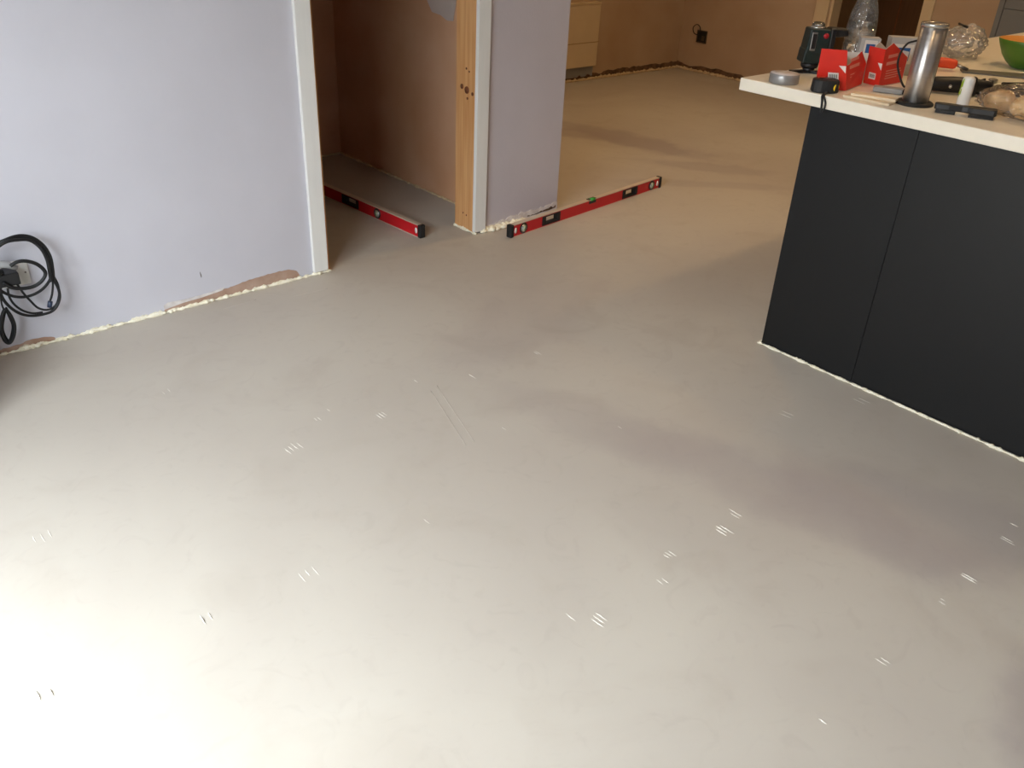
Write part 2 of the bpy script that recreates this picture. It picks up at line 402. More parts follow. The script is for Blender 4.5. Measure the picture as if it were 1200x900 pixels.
# ragged foot of the far walls, the plaster broken off
def rubble(n, x0, x1, y0, y1, hgt, axis):
    mb = MB(); Ln = (x1 - x0) if axis == 0 else (y1 - y0); K = int(Ln / 0.03)
    top = []; 
    vs = []; fs = []
    for i in range(K + 1):
        t = i / K; q = noise.noise(Vector((t * Ln * 6, n, 1))); q2 = noise.noise(Vector((t * Ln * 19, n, 2)))
        z = max(0.012, hgt * (1 + 0.5 * q + 0.35 * q2))
        for (zz, d) in ((0, 0.012), (z * 0.5, 0.006 + 0.005 * q2), (z, 0.003), (z, -0.01)):
            if axis == 0: vs.append((x0 + t * Ln, y0 - d, zz))
            else: vs.append((x0 - d, y0 + t * Ln, zz))
    for i in range(K):
        for k in range(3): fs.append((i * 4 + k, i * 4 + k + 1, i * 4 + k + 5, i * 4 + k + 4))
    return struct(mb.add(vs, fs).build('trim_%d' % n, 'dark_rubble'), 'dark broken plaster strip at the far wall foot')
rubble(15, 3.0, 6.8, YF, YF, 0.055, 0)
rubble(16, XR, XR, 2.5, YF, 0.05, 1)
MB().box(5.0, 5.66, YF - 0.006, YF + 0.01, 0.03, 0.125).build('bare_strip', 'grey_plastic', wall_far)
def wall_patch(name, m, parent, pts, Y, d=0.0015):
    MB().slab([(x, Y - d, z) for x, z in pts], (0, 1, 0), d + 0.002).build(name, m, parent)
def ragged(pts, amp, seed):
    out = []
    for i in range(len(pts) - 1):
        (x0, z0), (x1, z1) = pts[i], pts[i + 1]
        K = max(1, int(math.hypot(x1 - x0, z1 - z0) / 0.01))
        for k in range(K):
            t = k / K; q = noise.noise(Vector((x0 + (x1 - x0) * t, z0 + (z1 - z0) * t, seed)) * 60) * amp
            out.append((x0 + (x1 - x0) * t, max(0.001, z0 + (z1 - z0) * t + q)))
    out.append(pts[-1]); return out
wall_patch('bare_plaster', 'bare_patch', wall_back, ragged([(0.985, 0.012), (1.06, 0.024), (1.13, 0.026), (1.22, 0.035), (1.33, 0.047), (1.43, 0.052), (1.50, 0.050), (1.535, 0.036), (1.545, 0.016)], 0.004, 1) + [(1.545, 0.001), (0.985, 0.001)], YB)
wall_patch('white_rim', 'white_ragged', wall_back, [(0.985, 0.03), (1.0, 0.038), (1.08, 0.034), (1.17, 0.037), (1.225, 0.043), (1.215, 0.033), (1.13, 0.025), (1.06, 0.023), (0.985, 0.014)], YB, 0.003)
wall_patch('bare_plaster', 'bare_patch', wall_back, ragged([(0.3, 0.012), (0.45, 0.02), (0.53, 0.029), (0.57, 0.027), (0.6, 0.015)], 0.004, 5) + [(0.6, 0.001), (0.3, 0.001)], YB)
wall_patch('wall_nick', 'exposed_metal', wall_back, [(1.138, 0.125), (1.1395, 0.112), (1.1405, 0.104), (1.1425, 0.108), (1.142, 0.116), (1.139, 0.128)], YB)
wall_patch('torn_edge', 'white_ragged', wall_pillar, ragged([(2.52, 0.016), (2.6, 0.028), (2.68, 0.038), (2.76, 0.046), (2.85, 0.044), (2.93, 0.050), (3.0, 0.056)], 0.012, 9) + [(3.0, 0.001), (2.52, 0.001)], YB, 0.003)
wall_patch('plaster_crack', 'dark_rubble', wall_pillar, ragged([(2.80, 0.022), (2.86, 0.026), (2.93, 0.034), (2.99, 0.044)], 0.012, 3) + [(2.99, 0.030), (2.95, 0.024), (2.9, 0.023), (2.85, 0.019), (2.80, 0.018)], YB, 0.004)
MB().slab([(XC - 0.002, y, z) for y, z in ((3.66, 0.94), (3.62, 0.892), (3.55, 0.886), (3.50, 0.868), (3.455, 0.872), (3.44, 0.93), (3.415, 1.05), (3.41, 1.3), (3.66, 1.3))], (1, 0, 0), 0.004).build('filler_and_light_patch', 'pale_board_and_light', wall_closet)
MB().slab([(XC - 0.0015, y, z) for y, z in ((3.18, 0.001), (3.34, 0.001), (3.32, 0.05), (3.25, 0.3), (3.22, 0.7), (3.18, 0.9))], (1, 0, 0), 0.003).build('filler_and_light_patch', 'pale_board_and_light', wall_closet)  # paler light beside the timber, painted as a grey patch

# doorway in the right-hand wall, its casing and the open door of the hall
struct(MB().box(XR - 0.018, XR, OY1 + 0.01, OY1 + 0.125, 0, 2.12).build('trim_17', 'cream_paint', bevel=0.003))
struct(MB().box(XR - 0.018, XR, OY0 - 0.09, OY0 - 0.005, 0, 2.12).build('trim_18', 'cream_paint', bevel=0.003))
struct(MB().box(XR, XR + 0.12, OY1 - 0.02, OY1, 0, 2.05).build('trim_19', 'cream_paint'))
door = MB().box(0, 0.73, -0.02, 0.02, 0.01, 2.04).build('door_1', 'door_brown')
struct(door, 'dark brown door standing open in the hall')
door.location = (XR + 0.13, OY0 + 0.03, 0); door.rotation_euler = (0, 0, math.radians(60))
MB().box(0.30, 0.308, 0.018, 0.023, 0.05, 2.0).build('door_panel_edge', 'pine_knot', door)
MB().tube([(0.66, 0.02, 1.0), (0.66, 0.05, 1.0), (0.57, 0.05, 1.0)], 0.008).build('door_handle', 'steel', door)

# radiator on the far wall
rad = thing('radiator', 'cream flat panel radiator on the far plaster wall behind the pillar', 'radiator', (5.1, YF, 0.12))
MB().box(-0.55, 0.545, -0.06, -0.035, 0.0, 0.485).build('front_panel', 'cream_paint', rad, 0.006)
MB().box(-0.54, 0.535, -0.035, -0.001, 0.02, 0.465).build('back_panel', 'cream_paint', rad, 0.004)
MB().box(-0.55, 0.545, -0.064, -0.002, 0.485, 0.5).build('top_grille', 'cream_paint', rad, 0.002)
MB().box(-0.55, 0.545, -0.0615, -0.059, 0.19, 0.196).build('shade_edge_strip', 'shade_edge_tan', rad)  # darker strip painted where the edge of the shade crosses the panel

# socket back box on the right-hand wall, wire hanging out
sb = thing('socket_box', 'dark metal socket back box with a loose wire loop on the far wall', 'socket box', (XR, 5.155, 0.25))
fr = MB()
for (y0, y1, z0, z1) in ((-0.055, -0.047, 0, 0.105), (0.047, 0.055, 0, 0.105), (-0.055, 0.055, 0, 0.008), (-0.055, 0.055, 0.097, 0.105)): fr.box(-0.008, 0.0, y0, y1, z0, z1)
fr.build('box_rim', 'exposed_metal', sb)
MB().box(-0.003, 0.0, -0.05, 0.05, 0.004, 0.1).build('box_back', 'black_plastic', sb)
MB().box(-0.006, -0.002, -0.03, 0.0, 0.02, 0.06).build('terminal', 'exposed_metal', sb)
MB().tube(spline([(-0.004, 0.03, 0.06), (-0.03, 0.07, 0.075), (-0.03, 0.09, 0.12), (-0.02, 0.06, 0.15), (-0.01, 0.03, 0.13), (-0.004, 0.02, 0.08)]), 0.004, 6).build('wire_loop', 'wire_black', sb)

# ceiling downlights of the kitchen and the far room
def downlight(x, y, wts):
    where = 'added as fill light in the hall behind the brown door' if x > 6.9 else 'in the ceiling of the far room' if y > 2.5 else 'over the dark island' if x > 3 else 'added as fill light near the window wall'
    t = thing('downlight', 'white recessed downlight ' + where, 'downlight', (x, y, H), 0, 'ceiling downlights')
    MB().lathe([(0.052, -0.001), (0.052, -0.006), (0.045, -0.009), (0.038, -0.004), (0.038, -0.001)], (0, 0, 0), 28).build('bezel', 'white_plastic', t)
    MB().lathe([(0.036, -0.001), (0.036, -0.003)], (0, 0, 0), 24).build('lens', 'lamp_glow', t)
    ld = D.lights.new('downlight_bulb', 'SPOT'); ld.energy = wts; ld.color = LAMP_COL; ld.spot_size = math.radians(140); ld.spot_blend = 0.8; ld.shadow_soft_size = 0.08
    lo = D.objects.new('downlight_bulb', ld); COL.objects.link(lo); lo.parent = t; lo.location = (0, 0, -0.02)
for x, y, k in ((4.0, 4.4, 0.55), (5.7, 4.4, 0.75), (3.75, 2.85, 1.15), (5.7, 2.7, 1.0), (3.4, 1.2, 0.6), (4.6, 1.2, 0.6), (2.3, 0.9, 0.15), (1.2, 0.9, 0.15), (7.7, 3.9, 0.12)): downlight(x, y, LAMP_W * k)  # the hall lamp and the two near-window lamps are added fill light

# ------------------------------------------------------------------ kitchen island and tall unit
IX0, IX1, IY0, IY1, IZ = 2.625, 5.25, 0.33, 1.52, 0.868
isl = thing('kitchen_island', 'dark blue-black kitchen island with a white overhanging worktop above', 'kitchen island', (IX0, IY1, 0))
MB().box(0.02, IX1 - IX0, IY0 - IY1, -0.019, 0.003, IZ).build('carcass', 'island_blue', isl)
MB().box(0, 0.019, 1.154 - IY1, 0, 0.004, IZ).build('end_panel', 'island_blue', isl, 0.0005)
MB().box(0.001, 0.019, IY0 - IY1, 1.1532 - IY1, 0.004, IZ).build('end_panel', 'island_blue', isl, 0.0012)
wt = tag(MB().box(2.597, 5.3, 0.27, 1.785, IZ, 0.908).build('worktop', 'worktop', bevel=0.003), 'white square-edged worktop laid on the dark island', 'worktop')

tall = thing('tall_cabinet', 'grey tall kitchen cabinet against the brown plaster wall', 'cabinet', (6.2, 2.447, 0))
MB().box(0.02, 0.595, -1.25, -0.0, 0.003, 2.15).build('body', 'cabinet_grey', tall)
MB().box(0.0, 0.02, -0.032, 0, 0.003, 2.15).build('end_panel', 'cabinet_grey', tall, 0.001)
for y0, y1 in ((-0.64, -0.036), (-1.25, -0.644)):
    for z0, z1 in ((0.1, 0.884), (0.888, 2.15)):
        MB().box(0.0, 0.019, y0, y1, z0, z1).build('cabinet_door', 'cabinet_grey', tall, 0.0012)

# ------------------------------------------------------------------ spirit levels
def spirit_level(loc, rz, label, Ln=1.226, vx=0.091, g0=0.228, g1=0.354, centre=True):
    t = thing('spirit_level', label, 'spirit level', loc, rz, 'red spirit levels on the floor')
    TH, HT = 0.026, 0.061
    def holes(mb, y0, y1):  # body in pieces around the two hand holes
        xs = [0.02, g0, g1, Ln - g1, Ln - g0, Ln - 0.02]
        mb.box(xs[0], xs[1], y0, y1, 0.0035, HT - 0.0035).box(xs[2], xs[3], y0, y1, 0.0035, HT - 0.0035).box(xs[4], xs[5], y0, y1, 0.0035, HT - 0.0035)
        for a, b in ((xs[1], xs[2]), (xs[3], xs[4])):
            mb.box(a, b, y0, y1, 0.0035, 0.010).box(a, b, y0, y1, HT - 0.010, HT - 0.0035)
    b = MB(); holes(b, 0.002, TH - 0.002); b.build('body', 'level_red', t)
    for z0, z1 in ((0, 0.0035), (HT - 0.0035, HT)):
        MB().box(0.02, Ln - 0.02, 0, TH, z0, z1).build('milled_edge', 'level_edge', t)
    for a, e in ((g0, g1), (Ln - g1, Ln - g0)):
        g = MB()
        g.box(a - 0.003, a + 0.022, -0.002, TH + 0.002, 0.008, HT - 0.007).box(e - 0.016, e + 0.003, -0.002, TH + 0.002, 0.008, HT - 0.007)
        g.box(a + 0.022, e - 0.016, -0.002, TH + 0.002, 0.008, 0.016).box(a + 0.022, e - 0.016, -0.002, TH + 0.002, HT - 0.012, HT - 0.007)
        g.build('hand_grip', 'black_rubber', t, 0.002)
    for x0, x1 in ((0, 0.022), (Ln - 0.022, Ln)):
        MB().box(x0, x1, -0.003, TH + 0.003, 0.0, HT + 0.0015).build('end_cap', 'black_rubber', t, 0.005, seg=3)
    for x in (vx, Ln - vx):
        v = MB().lathe([(0.026, -0.0005), (0.026, TH + 0.0005)], (x, 0, HT / 2), 28, 'Y').build('vial_housing', 'black_plastic', t)
        for s, y in ((-1, -0.001), (1, TH + 0.001)):
            MB().lathe([(0.019, y - 0.001), (0.019, y + 0.001)], (x, 0, HT / 2), 24, 'Y').build('vial_ring', 'chrome_ring', v)
            MB().lathe([(0.0145, y - 0.0016), (0.0145, y + 0.0016)], (x, 0, HT / 2), 24, 'Y').build('vial_window', 'grey_plastic', v)
            MB().tube([(x - 0.004, y + s * 0.0012, HT / 2 - 0.012), (x + 0.004, y + s * 0.0012, HT / 2 + 0.012)], 0.0045, 8).build('vial', 'vial_green', v)
    if centre:
      c = MB().box(Ln / 2 - 0.03, Ln / 2 + 0.03, 0.0005, TH - 0.0005, HT - 0.022, HT + 0.003).build('centre_vial_housing', 'black_plastic', t, 0.004)
      MB().tube([(Ln / 2 - 0.016, TH / 2 - 0.006, HT - 0.002), (Ln / 2 + 0.016, TH / 2 - 0.006, HT - 0.002)], 0.0085, 12).build('vial', 'bubble_green', c)
    for x in (0.036, Ln - 0.036):
        for y in (-0.0001, TH - 0.0015):
            s = MB().lathe([(0.011, y), (0.011, y + 0.0025)], (0, 0, 0), 20, 'Y')
            for q in s.v: q.x = q.x * 0.72 + x; q.z = q.z * 1.25 + HT / 2
            s.build('sticker', 'print_white', t)
    return t
a1, b1 = Vector((2.563, 2.880, 0)), Vector((3.784, 3.005, 0))
d = b1 - a1
spirit_level(a1, math.atan2(d.y, d.x), 'red spirit level lying in front of the grey pillar, fully in view')
# the second stands with its face turned to the doorway's left
a2, b2 = Vector((2.217, 3.114, 0)), Vector((2.178, 3.737, 0))
dv = (a2 - b2).normalized(); far_end = a2 - dv * 1.412
spirit_level(far_end, math.atan2(dv.y, dv.x), 'red spirit level lying through the doorway into the closet, partly behind the casing', 1.412, 0.333, 0.488, 0.622, False)

# ------------------------------------------------------------------ unseen lidded box added to shade the floor corner by the wall
t = thing('shade_box', 'dark grey plastic box, unseen, added to shade the floor corner by the cables', 'shade_box', (-0.02, 2.72, 0))
MB().box(-0.26, 0.22, -0.17, 0.2, 0.0, 0.33).build('body', 'black_plastic', t, 0.012)
MB().box(-0.27, 0.23, -0.18, 0.21, 0.33, 0.42).build('lid', 'black_plastic', t, 0.015)
MB().tube(spline([(-0.14, 0.015, 0.415), (-0.14, 0.015, 0.46), (0.1, 0.015, 0.46), (0.1, 0.015, 0.415)]), 0.012, 8).build('handle', 'grey_plastic', t)
for x in (-0.16, 0.12): MB().box(x - 0.03, x + 0.03, -0.192, -0.168, 0.27, 0.36).build('latch', 'orange_plastic', t, 0.003)

# ------------------------------------------------------------------ wall socket and the hanging cable
ws = thing('wall_socket', 'white double wall socket low on the lavender wall', 'socket', (0.498, YB, 0.23))
MB().box(-0.073, 0.073, -0.012, 0, 0, 0.084).build('face_plate', 'white_plastic', ws, 0.003)
for x in (-0.04, 0.04): MB().box(x - 0.006, x + 0.006, -0.016, -0.011, 0.062, 0.072).build('rocker_switch', 'white_plastic', ws, 0.001)
for x in (-0.06, 0.062): MB().lathe([(0.003, -0.0135), (0.003, -0.011)], (x, 0, 0.042), 10, 'Y').build('screw', 'steel', ws)
YK = 2.955
base = Vector((0.49, YK, 0.28))
cc = thing('cable_coil', 'bundle of coiled black cables with adapter hanging from the wall socket', 'cables', base)
def K(px, py, dy=0.0): return at_y(px, py, YK + dy)
def loop(pts, r, closed=False, nm='cable', n=8):
    P3 = [K(p[0], p[1], p[2] if len(p) > 2 else 0.0) for p in pts]
    MB().tube(spline(P3, 6, closed), r, n).build(nm, 'wire_black', cc, off=base)
loop([(4, 318), (-12, 322), (-22, 308), (-10, 290), (6, 282, -.01), (22, 277), (37, 279), (50, 288), (58, 301), (61, 316), (62, 329)], 0.0075)
loop([(2, 322, -.015), (-10, 312, -.02), (-6, 294, -.02), (6, 284, -.02), (22, 281, -.015), (36, 282, -.01), (48, 291, -.01), (55, 304, -.01), (58, 318, -.01), (60, 330, -.01)], 0.0055)
loop([(12, 312, -.02), (20, 307, -.02), (31, 306, -.02), (44, 310, -.02), (53, 319, -.02), (50, 328, -.02), (41, 335, -.02), (28, 338, -.02), (14, 337, -.02), (4, 331, -.02)], 0.006)
loop([(61, 322, .01), (56, 332, .01), (47, 341, .01), (34, 347, .01), (21, 348, .01), (9, 345, .01), (-3, 338, .01), (-12, 330, .01)], 0.0048)
loop([(61, 326), (67, 335), (70, 346), (68, 356), (62, 364), (52, 368), (38, 370), (25, 368), (13, 361), (4, 351), (0, 340), (2, 330)], 0.0048)
loop([(62, 322, .005), (68, 334, .005), (69, 347, .005), (65, 358, .005), (56, 363, .005), (45, 361, .005), (36, 353, .005), (27, 343, .005), (20, 333, .005), (14, 326, .005)], 0.0036)
loop([(62, 320, .012), (62, 334, .012), (61, 345, .012), (59, 352, .012)], 0.0036)
loop([(9, 338, .01), (11, 348, .01), (17, 357, .01), (27, 364, .01), (38, 367, .01), (50, 366, .01)], 0.0036)
loop([(2, 330, .01), (1, 345, .01), (2, 356, .01), (5, 364, .01)], 0.0028)
loop([(6, 362), (2, 372), (1, 386), (5, 398), (11, 402), (16, 394), (17, 382), (13, 371), (8, 364)], 0.0058, True, 'cable_tail')
loop([(7, 364, .012), (4, 374, .012), (3, 386, .012), (7, 396, .012), (11, 399, .012), (14, 391, .012), (15, 381, .012), (11, 371, .012)], 0.004, True, 'cable_tail')
pk = K(59, 353, .012); MB().tube([pk, K(58, 360, .012)], 0.0075, 10).build('connector', 'connector_blue', cc, off=base)
q0, q1 = K(-8, 326, .02), K(20, 322, .02)
MB().box(q0.x, q1.x, YK - 0.012, YK + 0.055, q1.z - 0.022, q1.z + 0.020).build('adapter', 'black_plastic', cc, 0.004, off=base)
MB().tube([K(-12, 309, .0), K(8, 310, .0), K(20, 314, .0)], [0.011, 0.012, 0.008], 10).build('grey_plug', 'grey_plastic', cc, 0, off=base)

# ------------------------------------------------------------------ things on the worktop
ZT = 0.908
t = thing('tape_roll', 'silver duct tape roll lying flat on the worktop corner', 'tape roll', (2.655, 1.655, ZT))
MB().lathe([(0.0465, 0.0005), (0.048, 0.002), (0.048, 0.029), (0.0465, 0.0305)], (0, 0, 0), 40).build('tape_winding', 'duct_tape', t)
MB().lathe([(0.0465, 0.0306), (0.0465, 0.0312)], (0, 0, 0), 40).build('tape_side', 'tape_side', t)
MB().lathe([(0.034, 0.031), (0.034, 0.0318), (0.031, 0.0318), (0.031, 0.0314)], (0, 0, 0), 32, cap=False).build('tape_core', 'tape_side', t)

# laser level
t = thing('laser_level', 'dark green-black laser level on a folded bracket with clear domed top', 'laser level', (2.905, 1.715, ZT), math.radians(-40))
# local: -y faces the camera
b = MB().hexa([(-0.045, -0.036, 0.036), (0.03, -0.036, 0.036), (0.03, 0.036, 0.036), (-0.045, 0.036, 0.036)], [(-0.042, -0.034, 0.082), (0.034, -0.034, 0.082), (0.034, 0.034, 0.082), (-0.042, 0.034, 0.082)])
b.hexa([(-0.04, -0.036, 0.066), (0.038, -0.036, 0.066), (0.038, 0.036, 0.066), (-0.04, 0.036, 0.066)], [(-0.034, -0.034, 0.148), (0.036, -0.034, 0.148), (0.036, 0.034, 0.148), (-0.034, 0.034, 0.148)])
b.build('body', 'dark_teal', t, 0.005, seg=3)
MB().lathe([(0.026, 0.147), (0.026, 0.152), (0.023, 0.154)], (-0.002, 0, 0), 26).build('dome_collar', 'chrome_ring', t)
MB().lathe([(0.022, 0.152), (0.0215, 0.161), (0.017, 0.166), (0.008, 0.168), (0, 0.168)], (-0.002, 0, 0), 26).build('clear_dome', 'lens_clear', t)
wn = MB().box(-0.029, -0.010, -0.0385, -0.034, 0.078, 0.138).build('laser_window', 'steel', t, 0.002)
MB().box(-0.0265, -0.0125, -0.0395, -0.037, 0.085, 0.132).build('glass', 'black_plastic', wn)
MB().lathe([(0.009, -0.0375), (0.009, -0.034)], (0.02, 0, 0.127), 18, 'Y').build('power_button', 'red_button', t)
MB().lathe([(0.026, 0.018), (0.03, 0.022), (0.03, 0.034), (0.024, 0.037)], (-0.006, 0, 0), 24).build('swivel', 'black_plastic', t)
for ang, ln in ((200, 0.075), (320, 0.07), (80, 0.07)):
    a = math.radians(ang); c, s_ = math.cos(a), math.sin(a)
    lg = MB().box(0, ln, -0.011, 0.011, 0.0, 0.010)
    for q in lg.v: q.x, q.y = q.x * c - q.y * s_ - 0.006, q.x * s_ + q.y * c
    lg.build('foot', 'black_plastic', t, 0.002)
MB().lathe([(0.02, 0.002), (0.02, 0.02)], (-0.006, 0, 0), 20).build('hub', 'black_plastic', t)
MB().box(0.036, 0.058, -0.03, 0.03, 0.02, 0.15).build('bracket_column', 'black_plastic', t, 0.006)
MB().hexa([(0.036, -0.026, 0.118), (0.105, -0.022, 0.126), (0.105, 0.022, 0.126), (0.036, 0.026, 0.118)], [(0.036, -0.026, 0.152), (0.098, -0.02, 0.150), (0.098, 0.02, 0.150), (0.036, 0.026, 0.152)]).build('bracket_arm', 'black_plastic', t, 0.007, seg=3)

# tape measure with its strap hanging over the edge
t = thing('tape_measure', 'black rubber tape measure with yellow badge, strap hanging over the worktop edge', 'tape measure', (2.648, 1.500, ZT), math.radians(-46))
b = MB(); prof = []
for k in range(20):
    a = 2 * math.pi * k / 20; r = 1.0 if math.sin(a) > -0.2 else 1.06
    prof.append((0.042 * r * math.copysign(abs(math.cos(a)) ** 0.8, math.cos(a)), 0.032 * r * math.copysign(abs(math.sin(a)) ** 0.8, math.sin(a))))
b.hexa([(x, y, 0.0) for x, y in prof], [(x * 0.95, y * 0.95, 0.040) for x, y in prof]); b.build('case', 'black_rubber', t, 0.005, seg=3)
MB().lathe([(0.022, 0.0395), (0.022, 0.0412), (0.018, 0.042)], (0, 0.0, 0), 24).build('dial', 'black_plastic', t)
MB().hexa([(-0.022, 0.006, 0.040), (0.002, 0.012, 0.040), (0.0, 0.02, 0.040), (-0.024, 0.014, 0.040)], [(-0.022, 0.006, 0.043), (0.002, 0.012, 0.043), (0.0, 0.02, 0.043), (-0.024, 0.014, 0.043)]).build('label_strip', 'orange_plastic', t)
by = MB().lathe([(0.013, -0.002), (0.013, 0.002)], (0, 0, 0), 18, 'Y')
for q in by.v:
    x, y, z = q; a = math.radians(42); q.x, q.y, q.z = x * math.cos(a) - y * math.sin(a) + 0.0305, x * math.sin(a) + y * math.cos(a) - 0.0225, z * 0.95 + 0.018
by.build('yellow_badge', 'print_yellow', t)
by = MB().lathe([(0.006, -0.003), (0.006, 0.003)], (0, 0, 0), 14, 'Y')
for q in by.v:
    x, y, z = q; a = math.radians(42); q.x, q.y, q.z = x * math.cos(a) - y * math.sin(a) + 0.0305, x * math.sin(a) + y * math.cos(a) - 0.0225, z + 0.021
by.build('badge_mark', 'print_black', t)
R_ = Matrix.Rotation(math.radians(46), 3, 'Z'); o_ = Vector((2.648, 1.500, ZT))
def L_(p): return R_ @ (Vector(p) - o_)
for dy in (0.0, 0.012):
    MB().tube([L_(p) for p in spline([(2.64, 1.476 - dy * .2, 0.913), (2.61, 1.473 - dy * .3, 0.912), (2.5925, 1.470 - dy * .5, 0.906), (2.5915, 1.466 - dy, 0.889), (2.5915, 1.464 - dy * .9, 0.872), (2.592, 1.462 - dy * 0.4, 0.856)])], 0.0032, 6).build('strap', 'black_rubber', t)

# red cartons, torn open
def carton(label, FL, FR, BR, hF, flare, side, back_h, pull=(0, 0, 0), lv=0.16):
    FL, FR, BR = Vector(FL), Vector(FR), Vector(BR); BL = FL + (BR - FR); o = FR.copy(); th = 0.0022
    t = thing('carton', label, 'carton', o, 0, 'red cartons on the worktop')
    fx = Vector(flare); up = Vector((0, 0, 1)); wv = (FL - FR); dv = (BR - FR)
    z0 = Vector((0, 0, 0.0006))
    MB().slab([FL - o + z0 + Vector(pull), FR - o + z0, FR + fx + up * hF - o, FL + fx + up * hF - o], dv, th).build('front_panel', 'red_card', t)
    n_in = wv.normalized()
    sp = [FR - o + z0 + dv * u + up * v + fx * (1 - u) * (v / hF) for u, v in side]
    s = MB().slab(sp, n_in, th * 0.5).build('side_panel', 'red_card', t)
    MB().slab([q + n_in * th * 0.55 for q in sp], n_in, th * 0.5).build('inner_lining', 'white_card', t)
    sp2 = [FR - o + z0 + dv * max(u, 0.1) + up * v * 0.96 + wv * 0.97 for u, v in side]
    MB().slab(sp2, -n_in, th).build('side_panel', 'white_card', t)
    MB().slab([BL - o + z0, BR - o + z0, BR + up * back_h - o, BL + up * back_h - o], dv, th).build('back_panel', 'white_card', t)
    MB().slab([FL - o + z0, FR - o + z0, BR - o + z0, BL - o + z0], up, th).build('base_panel', 'white_card', t)
    fn = -dv.normalized()
    def on_front(u, v, uu, vv, m, nm, d=0.0012):
        f = lambda a, b_: FR - o + wv * a + (fx + up * hF) * b_ + fn * d
        MB().slab([f(u, v), f(uu, v), f(uu, vv), f(u, vv)], -fn, 0.0011).build(nm, m, t)
    on_front(0.30, lv, 0.72, lv + 0.17, 'print_white', 'barcode_label'); 
    for k in range(6): on_front(0.36 + k * 0.055, lv + 0.04, 0.385 + k * 0.055, lv + 0.13, 'print_black', 'barcode_bar', 0.0016)
    f = lambda a, b_: FR - o + wv * a + (fx + up * hF) * b_ + fn * 0.0012
    MB().slab([f(0.02, 0.62), f(0.30, 0.62), f(0.03, 0.44)], -fn, 0.0011).build('white_flash', 'print_white', t)
    so = -n_in
    for k, (u0, u1, v) in enumerate(((0.18, 0.55, 0.088), (0.15, 0.62, 0.066), (0.2, 0.8, 0.046), (0.2, 0.85, 0.038), (0.2, 0.8, 0.030), (0.2, 0.7, 0.022))):
        hgt = 0.010 if k < 2 else 0.003
        g = lambda u, vv: FR - o + dv * u + up * vv + fx * (1 - u) * (vv / hF) + so * 0.0008
        MB().slab([g(u0, v), g(u1, v + 0.003), g(u1, v + hgt + 0.003), g(u0, v + hgt)], n_in, 0.0007).build('printed_line', 'print_pink', t)
    return t
carton('red carton with a white barcode label and folded-out front, beside the tape measure', (2.672, 1.525, ZT), (2.722, 1.465, ZT), (2.875, 1.497, ZT), 0.127, (-0.039, 0.004, 0), ((0, 0), (1, 0), (1, 0.066), (0.66, 0.112), (0.12, 0.080), (0, 0.080)), 0.10, (-0.012, 0.016, 0), 0.27)
carton('red carton with pointed torn side, standing behind the steel socket tower', (2.912, 1.512, ZT), (2.894, 1.446, ZT), (3.04, 1.442, ZT), 0.118, (-0.008, 0.002, 0), ((0, 0), (1, 0), (1, 0.082), (0.28, 0.134), (0, 0.116)), 0.10)

# folded white leaflet boards with a blue picture
def leaflet(name, label, P0, P1, hgt, lean, bx):
    P0, P1 = Vector(P0), Vector(P1); o = P0.copy(); t = thing(name, label, 'box', o)
    wv = P1 - P0; up = Vector((0, 0, hgt)) + Vector(lean); n = wv.cross(up).normalized(); 
    if n.x > 0: n = -n
    dpt = Vector((-n.x, -n.y, 0)).normalized() * 0.05
    MB().hexa([Vector((0, 0, 0.0005)), wv + Vector((0, 0, 0.0005)), wv + dpt + Vector((0, 0, 0.0005)), dpt + Vector((0, 0, 0.0005))], [up, wv + up, wv + dpt + up, dpt + up]).build('body', 'grey_card', t, 0.001)
    f = lambda u, v, d: wv * u + up * v + n * d
    for (u0, u1, v0, v1, m, nm, d) in ((bx[0] - 0.09, bx[1] + 0.09, bx[2] - 0.09, bx[3] + 0.09, 'white_card', 'label_border', 0.0006), (bx[0], bx[1], bx[2], bx[3], 'print_blue', 'blue_picture', 0.0012)):
        MB().slab([f(u0, v0, d), f(u1, v0, d), f(u1, v1, d), f(u0, v1, d)], -n, 0.0011).build(nm, m, t)
    return t
leaflet('white_box', 'pale grey box with a blue square, behind the pointed red carton', (3.13, 1.555, ZT), (3.21, 1.475, ZT), 0.125, (0, 0, 0), (0.2, 0.62, 0.40, 0.74))
leaflet('white_box', 'small pale box with a dark blue square, between bottle and red cartons', (2.955, 1.575, ZT), (2.995, 1.525, ZT), 0.132, (0.0, 0.0, 0), (0.3, 0.75, 0.6, 0.86))

# water bottle
t = thing('water_bottle', 'clear plastic bottle half full of water behind the red cartons', 'bottle', (3.069, 1.646, ZT))
prof = [(0.0, 0.002), (0.038, 0.0), (0.048, 0.008), (0.05, 0.02), (0.05, 0.05), (0.0475, 0.056), (0.05, 0.062), (0.05, 0.095), (0.0475, 0.101), (0.05, 0.107), (0.05, 0.15), (0.0485, 0.172), (0.044, 0.20), (0.036, 0.228), (0.026, 0.252), (0.0165, 0.27), (0.0135, 0.278), (0.0135, 0.292)]
MB().lathe(prof, (0, 0, 0), 36, cap=False).build('shell', 'clear_bottle', t)
MB().lathe([(0.0, 0.004), (0.036, 0.003), (0.046, 0.010), (0.0485, 0.02), (0.0485, 0.05), (0.046, 0.056), (0.0485, 0.062), (0.0485, 0.095), (0.046, 0.101), (0.0485, 0.107), (0.0485, 0.15), (0.047, 0.168), (0.0, 0.168)], (0, 0, 0), 36).build('water', 'water', t)
MB().lathe([(0.0503, 0.108), (0.0506, 0.108), (0.0506, 0.148), (0.0503, 0.148)], (0, 0, 0), 36, cap=False).build('label_sleeve', 'film', t)
MB().lathe([(0.0155, 0.28), (0.0155, 0.296), (0.014, 0.298)], (0, 0, 0), 24).build('cap', 'white_plastic', t)

